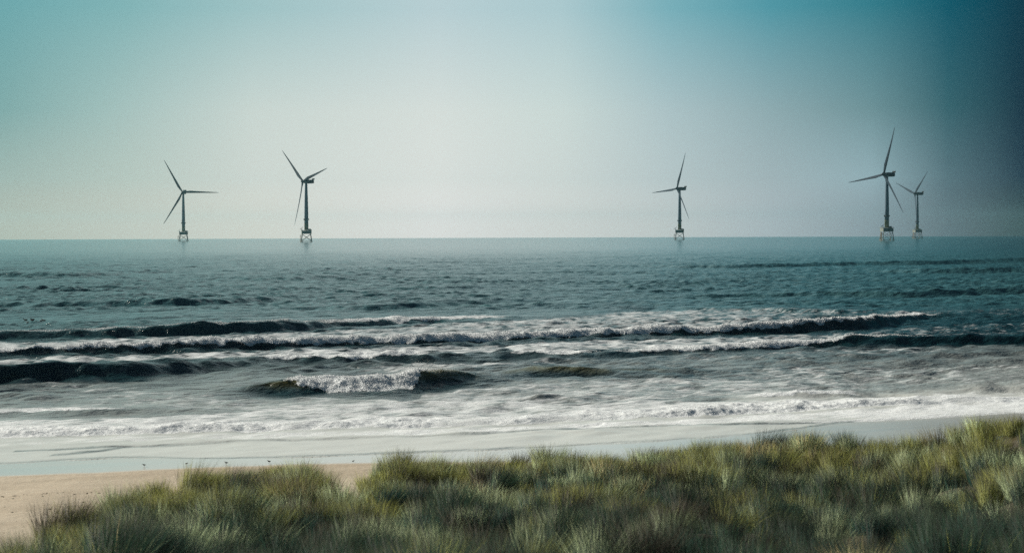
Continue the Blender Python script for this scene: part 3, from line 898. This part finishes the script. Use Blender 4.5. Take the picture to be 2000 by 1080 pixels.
def make_turbine():
    root = bpy.data.objects.new("wind_turbine", None); COL.objects.link(root)
    bm = bmesh.new()
    lathe(bm, [(3.55, 33.0), (3.55, 52), (3.35, 62), (2.75, 86), (2.15, 104.2), (2.15, 104.6)], 36)
    obj_bm("tower", bm, M_TOWER, root, True)
    bm = bmesh.new()
    lathe(bm, [(3.6, 21.3), (3.6, 32.9), (3.75, 32.95), (3.75, 33.35), (3.58, 33.4)], 36)
    obj_bm("transition_piece", bm, M_YEL, root, True)
    bm = bmesh.new()     # ring of lamps and boxes round the tower
    for k in range(6):
        a = math.pi * k / 3
        box(bm, (4.15 * math.cos(a), 4.15 * math.sin(a), 40.6), (1.5, 1.5, 2.6), .15)
    for k in range(24):
        a, b = 2 * math.pi * k / 24, 2 * math.pi * (k + 1) / 24
        bar(bm, (3.9 * math.cos(a), 3.9 * math.sin(a), 40.6), (3.9 * math.cos(b), 3.9 * math.sin(b), 40.6), .22, n=6)
    obj_bm("tower_ring", bm, M_DARK, root)
    # nacelle, long axis on -Y (hub) to +Y (rear)
    bm = bmesh.new()
    prof = [(-4.4, 1.9, 2.0), (-4.0, 2.6, 2.6), (-2.5, 3.4, 3.3), (2, 3.7, 3.6), (10, 3.6, 3.5), (14.2, 3.4, 3.3), (15.2, 3.0, 2.8)]
    rings = []
    for y, hw, hh in prof:
        ring = []
        for k in range(24):
            a = 2 * math.pi * k / 24
            ca, sa = math.cos(a), math.sin(a)
            e = 0.45
            ring.append(bm.verts.new((hw * math.copysign(abs(ca) ** e, ca), y, hh * math.copysign(abs(sa) ** e, sa))))
        rings.append(ring)
    for i in range(len(rings) - 1):
        for k in range(24):
            bm.faces.new((rings[i][k], rings[i][(k + 1) % 24], rings[i + 1][(k + 1) % 24], rings[i + 1][k]))
    bm.faces.new(rings[0][::-1]); bm.faces.new(rings[-1])
    nac = obj_bm("nacelle", bm, M_NAC, root, False, (0, 0, HUB_Z))
    bm = bmesh.new()
    for xx in (-3.0, 0, 3.0):
        box(bm, (xx, 15.2, 4.2), (.35, .8, 2.4))
    box(bm, (0, 15.9, 4.6), (7.2, .5, 2.8), .1)
    obj_bm("cooler", bm, M_DARK, nac)
    # rotor
    bm = bmesh.new()
    lathe(bm, [(2.4, -2.6), (2.75, -1.8), (2.85, 0), (2.6, 1.6), (1.9, 3.0), (0.9, 3.9), (.1, 4.2)], 32)
    bmesh.ops.rotate(bm, verts=bm.verts, cent=(0, 0, 0), matrix=Matrix.Rotation(R(90), 3, 'X'))
    hub = obj_bm("hub", bm, M_NAC, root, True)
    bl0 = obj_bm("blade", blade_mesh(), M_BLADE, hub, True)
    for k in range(1, 3):
        b = bl0.copy(); COL.objects.link(b); b.parent = hub
    bls = [c for c in hub.children]
    for k, b in enumerate(bls):
        b.rotation_euler = (R(3.0), 0, 0)
        b.rotation_euler = (Matrix.Rotation(R(120 * k), 3, 'Y') @ Matrix.Rotation(R(1.0), 3, 'X')).to_euler()
    # jacket: four raking legs with crossed braces
    bm = bmesh.new()
    def leg(cx, cy, z):
        f_ = 7.4 + (14.5 - z) * 0.14
        return Vector((cx * f_, cy * f_, z))
    cs = [(-1, -1), (1, -1), (1, 1), (-1, 1)]
    for c in cs:
        bar(bm, leg(*c, -25), leg(*c, 14.6), .6, .5, 12)
    lv = [14.2, 2.0, -12.0]
    for i in range(4):
        c, d_ = cs[i], cs[(i + 1) % 4]
        for a_, b_ in zip(lv[:-1], lv[1:]):
            bar(bm, leg(*c, a_), leg(*d_, b_), .28, n=8); bar(bm, leg(*d_, a_), leg(*c, b_), .28, n=8)
        bar(bm, leg(*c, 1.6), leg(*d_, 1.6), .32, n=8)
    obj_bm("jacket", bm, M_STEEL, root, True)
    # deck
    bm = bmesh.new()
    box(bm, (0, 0, 17.6), (17.2, 17.2, 5.6), .25)
    box(bm, (0, 0, 20.75), (18.4, 18.4, .5), .08)
    box(bm, (5.7, 2, 22.4), (4.8, 6.5, 2.8), .12)
    deck = obj_bm("platform", bm, M_STEEL, root)
    bm = bmesh.new()
    for i in range(4):
        c, d_ = cs[i], cs[(i + 1) % 4]
        for zz in (21.6, 22.2):
            bar(bm, (c[0] * 9, c[1] * 9, zz), (d_[0] * 9, d_[1] * 9, zz), .07, n=6)
        for q in range(8):
            x0 = c[0] * 9 + (d_[0] - c[0]) * 9 * q / 8; y0 = c[1] * 9 + (d_[1] - c[1]) * 9 * q / 8
            bar(bm, (x0, y0, 21.0), (x0, y0, 22.2), .06, n=6)
    obj_bm("railing", bm, M_YEL, deck)
    bm = bmesh.new()
    bar(bm, (-8.2, -6, 21.0), (-8.4, -6, 24.6), .42, .36, 10)
    bar(bm, (-8.4, -6, 24.4), (-11.8, -7, 23.2), .34, .22, 8)
    bar(bm, (-8.4, -6, 24.4), (-6.2, -5.6, 27.6), .26, .2, 8)
    bar(bm, (-6.2, -5.6, 27.5), (-11.6, -7, 23.4), .12, n=6)
    obj_bm("crane", bm, M_DARK, deck)
    bm = bmesh.new()
    for yy in (-7.2, -5.0):
        bar(bm, (-11.2, yy, -6), (-11.2, yy, 13.0), .36, n=10)
        for zz in (-1.5, 4, 9.5, 12.4):
            bar(bm, (-11.2, yy, zz), (-8.4, yy, zz), .2, n=6)
    for q in range(26):
        bar(bm, (-11.2, -7.2, -4 + q * .65), (-11.2, -5.0, -4 + q * .65), .06, n=5)
    box(bm, (-10.4, -6.1, 11.0), (3.4, 4.0, .35))
    obj_bm("boat_landing", bm, M_ORANGE, root)
    return root


def copy_tree(o, parent=None):
    c = o.copy(); COL.objects.link(c); c.parent = parent
    for ch in o.children:
        copy_tree(ch, c)
    return c


# u at the tower foot, distance, yaw in the view frame, roll of the rotor, yaw of the jacket, label
TURB = [
    (1732.0, 2931, -47, 22, 6, "tallest darkest wind turbine, standing in front of the smaller one at the right"),
    (598.5, 3200, -54, -45, 10, "pale wind turbine left of centre with one blade reaching down left across its tower"),
    (358.5, 3960, -13, -29, 4, "faint leftmost wind turbine facing the viewer with one blade straight out to the right"),
    (1327.5, 3790, -52, 25, -8, "lone pale wind turbine right of centre with one blade straight out to the left"),
    (1791.5, 4330, -57, 50, 12, "small dark wind turbine farthest right, behind the tallest turbine"),
]
proto = make_turbine()
for i, (u, D, yaw, roll, jy, lab) in enumerate(TURB):
    o = proto if i == 0 else copy_tree(proto)
    x = at_dist(u, 463, D)[0]
    dist2 = x * x + D * D
    o.location = (x, D, -dist2 / (2 * RE))
    a = math.degrees(math.atan2(x, D))
    o.rotation_euler = (0, 0, R(jy))
    ya = R(yaw - a - jy)
    for c in o.children:
        if c.name.startswith("nacelle"):
            c.rotation_euler = (R(-4) * 0, 0, ya)
        if c.name.startswith("hub"):
            c.rotation_euler = (0, R(roll), ya)
            c.location = (7.2 * math.sin(ya), -7.2 * math.cos(ya), HUB_Z + .3)
    tag(o, lab, "wind turbine", "offshore wind turbines on the horizon")

# ------------------------------------------------------------------ birds
M_BIRD = simple_mat("wader_plumage", (0.060, 0.052, 0.045), 0.8, vary=.3, scale=20)
M_DUCK = simple_mat("seabird_plumage", (0.012, 0.012, 0.014), 0.6, vary=.2, scale=10)


def ellip(bm, c, s, rot=0.0, seg=14):
    r_ = bmesh.ops.create_uvsphere(bm, u_segments=seg, v_segments=10, radius=1)
    mtx = Matrix.Translation(c) @ Matrix.Rotation(rot, 4, 'Y') @ Matrix.Diagonal((*s, 1))
    bmesh.ops.transform(bm, matrix=mtx, verts=r_['verts'])


def bird_body(chain, name, mat):
    """one continuous skinned body from (x, y, z, radius) along a spine"""
    me = bpy.data.meshes.new(name)
    me.from_pydata([c[:3] for c in chain], [(i, i + 1) for i in range(len(chain) - 1)], [])
    o = bpy.data.objects.new(name, me); COL.objects.link(o)
    me.materials.append(mat)
    md = o.modifiers.new("skin", 'SKIN')
    for v, c in zip(me.skin_vertices[0].data, chain):
        v.radius = c[3] if isinstance(c[3], tuple) else (c[3], c[3])
    me.skin_vertices[0].data[2].use_root = True
    o.modifiers.new("sub", 'SUBSURF').levels = 2
    o.modifiers["sub"].render_levels = 2
    return o


def bake(o):
    dg = bpy.context.evaluated_depsgraph_get()
    me = bpy.data.meshes.new_from_object(o.evaluated_get(dg))
    o.modifiers.clear()
    o.data = me
    for p_ in me.polygons:
        p_.use_smooth = True
    return o


def make_wader():
    # sandpiper, faces -X; legs and bill are parts
    o = bird_body([(.115, 0, .105, .008), (.06, 0, .110, .028), (.0, 0, .115, .040), (-.045, 0, .128, .032), (-.066, 0, .158, .018), (-.085, 0, .172, .021), (-.104, 0, .170, .010)], "wader", M_BIRD)
    bake(o)
    bm = bmesh.new()
    bar(bm, (-.105, 0, .169), (-.148, 0, .160), .0055, .002, 8)
    obj_bm("bill", bm, M_DARK, o)
    for sx, sy in ((-.012, -.016), (.016, .016)):
        bm = bmesh.new()
        bar(bm, (sx, sy, .088), (sx + .012, sy, .045), .006, .004, 6)
        bar(bm, (sx + .012, sy, .045), (sx, sy, .002), .004, .003, 6)
        bar(bm, (sx, sy, .003), (sx - .022, sy, .002), .003, .002, 6)
        obj_bm("leg", bm, M_DARK, o)
    return o


def make_seabird():
    o = bird_body([(.27, 0, .10, .018), (.17, 0, .075, (.075, .06)), (.03, 0, .06, (.12, .085)), (-.12, 0, .07, (.10, .075)), (-.20, 0, .14, .045), (-.225, 0, .205, .05), (-.265, 0, .21, .035)], "seabird", M_DUCK)
    bake(o)
    bm = bmesh.new()
    bar(bm, (-.27, 0, .205), (-.345, 0, .185), .022, .010, 8)
    obj_bm("bill", bm, M_DARK, o)
    return o


def ground_pt(u, v, fn):
    z = 0.0
    for _ in range(6):
        p_ = at(u, v, z)
        z = fn(p_[0], p_[1])
    return p_[0], p_[1], z


def gfn(x, y):
    return float(ground_h(np.array([x]), np.array([y]))[0][0])


WADERS = [(281.5, 911, 1.2, 20, "dark wader on the wet sand, leftmost bird by the beach edge"),
          (364.5, 908.5, 1.2, 160, "dark wader midway along the wet sand, with its reflection below"),
          (442, 907.0, 1.3, 30, "dark wader on the wet sand just left of the grassy dune tops"),
          (525.5, 904.5, 1.3, 10, "brown wader partly behind the tips of the first grassy mound"),
          (690, 903.0, 1.0, 200, "tiny pale wader on wet sand above the sandy gap in the dune")]
wp = make_wader()
for i, (u, v, s, rz, lab) in enumerate(WADERS):
    o = wp if i == 0 else copy_tree(wp)
    o.location = ground_pt(u, v, gfn)
    o.scale = (s * .72, s * .72, s * .72); o.rotation_euler = (0, 0, R(rz))
    tag(o, lab, "bird", "waders feeding on the wet sand")
DUCKS = [(50, 626.6, 1.1, 0, "black seabird at the left end of the small floating flock"),
         (64, 625.0, 1.05, 10, "black seabird at the top of the floating flock, nearest the horizon"),
         (53.5, 631.0, .75, 170, "small black seabird low at the left of the floating flock"),
         (63, 630.6, .9, 0, "black seabird low in the middle of the floating flock"),
         (80.5, 629.6, .9, 175, "black seabird low at the right side of the floating flock"),
         (85.5, 627.6, 1.05, 0, "black seabird at the right end of the small floating flock"),
         (71, 628.0, .5, 0, "smallest faint seabird in the middle of the floating flock")]
dp = make_seabird()
for i, (u, v, s, rz, lab) in enumerate(DUCKS):
    o = dp if i == 0 else copy_tree(dp)
    z = 0.0
    for _ in range(5):
        q_ = at(u, v, z); z = sea_z(q_[0], q_[1])
    o.location = (q_[0], q_[1], z + 0.05)
    o.scale = (s * 1.25, s * 1.25, s * 1.25); o.rotation_euler = (0, 0, R(rz - 14))
    tag(o, lab, "bird", "seabirds floating beyond the surf")

# ------------------------------------------------------------------ shells, pebbles and weed scraps
def litter():
    n = 420
    u = rng.uniform(-60, 760, n); k = rng.uniform(0, 1, n)
    v = np.where(k < .35, 950 + rng.normal(0, 2.5, n) - u * .035, np.where(k < .55, 985 + rng.normal(0, 4, n) - u * .04, rng.uniform(930, 1060, n)))
    V_, F_ = [], []
    for a_, b_ in zip(u, v):
        q = at(a_, b_, 0.8)
        z = gfn(q[0], q[1])
        if z > 2.4: continue
        r_ = 0.012 + 0.05 * rng.uniform() ** 4
        n0 = len(V_)
        sc = np.array([rng.uniform(.8, 2.2), rng.uniform(.7, 1.3), .45]) * r_
        for w_ in iv * sc * (1 + .2 * rng.normal(0, 1, (len(iv), 1))):
            V_.append((q[0] + w_[0], q[1] + w_[1], z + w_[2] + .1 * r_))
        F_ += [tuple(n0 + i for i in f) for f in itr]
    return np.array(V_), np.array(F_)


m_lit = simple_mat("weed_scraps", (0.10, 0.08, 0.06), 0.8, vary=.5, scale=3)
lv_, lf_ = litter()
lit = mesh_np("beach_litter", lv_, lf_, m_lit, smooth=False)
tag(lit, "small dark shells and weed scraps strewn on the dry sand", "litter", kind='stuff')

# ------------------------------------------------------------------ spray off the plunging breaker
print("spray...")
def spray_mesh():
    V_, F_ = [], []
    src = []
    for _ in range(11000):
        u = np.clip(rng.normal(830, 42), 740, 930)
        src.append((u, abs(rng.normal(0, 1))))
    cl = [w for w in WAVES if w.get('olive') == 1][0]['p']
    us = [c[0] for c in cl]; vs = [c[1] for c in cl]; hh = [c[2] for c in cl]
    for u, k in src:
        v = np.interp(u, us, vs); b = at(u, v + np.interp(u, us, hh)); Yc = b[1] + 2.5
        c = at_dist(u, v, Yc)
        back_ = abs(rng.normal(0, 1.8))
        up = k * 0.36 * math.exp(-((u - 820) / 70) ** 2) + .02
        pos = np.array([c[0] + rng.normal(0, .3), Yc + back_, c[2] + up - back_ * .12])
        r_ = rng.uniform(.004, .012)
        n0 = len(V_)
        for dv in ((1, 1, 1), (1, -1, -1), (-1, 1, -1), (-1, -1, 1)):
            V_.append(pos + r_ * np.array(dv))
        F_ += [(n0, n0 + 1, n0 + 2), (n0, n0 + 3, n0 + 1), (n0, n0 + 2, n0 + 3), (n0 + 1, n0 + 3, n0 + 2)]
    return np.array(V_), np.array(F_)


m_sp = simple_mat("spray_droplets", (0.86, 0.88, 0.88), 0.6, vary=.04)
sv, sf = spray_mesh()
spray = mesh_np("sea_spray", sv, sf, m_sp, smooth=False)
tag(spray, "fine white spray blowing back off the plunging breaker", "spray", kind='stuff')

# ------------------------------------------------------------------ haze
bm = bmesh.new()
box(bm, (0, 8150, 90), (36000, 17900, 228))
hz_m = bpy.data.materials.new("haze_air"); hz_m.use_nodes = True
nt = hz_m.node_tree
nt.nodes.remove(nt.nodes['Principled BSDF'])
pv = nt.nodes.new('ShaderNodeVolumePrincipled')
pv.inputs['Color'].default_value = (0.50, 0.91, 1.0, 1)
pv.inputs['Density'].default_value = HAZE
pv.inputs['Anisotropy'].default_value = 0.72
nt.links.new(pv.outputs[0], nt.nodes['Material Output'].inputs['Volume'])
haze = obj_bm("haze", bm, hz_m)
tag(haze, "pale sea haze fading the far water and the turbines", "haze", kind='stuff')

# ------------------------------------------------------------------ render settings
scene.view_settings.view_transform = 'Standard'
scene.view_settings.look = 'None'
scene.view_settings.exposure = 0.55
scene.view_settings.gamma = 1.0
scene.render.engine = 'CYCLES'
cy = scene.cycles
cy.max_bounces = 6
cy.diffuse_bounces = 3
cy.glossy_bounces = 3
cy.transmission_bounces = 2
cy.volume_bounces = 0
cy.transparent_max_bounces = 4
cy.caustics_reflective = False
cy.caustics_refractive = False
cy.use_denoising = False
cy.sample_clamp_indirect = 1.5
print("done")
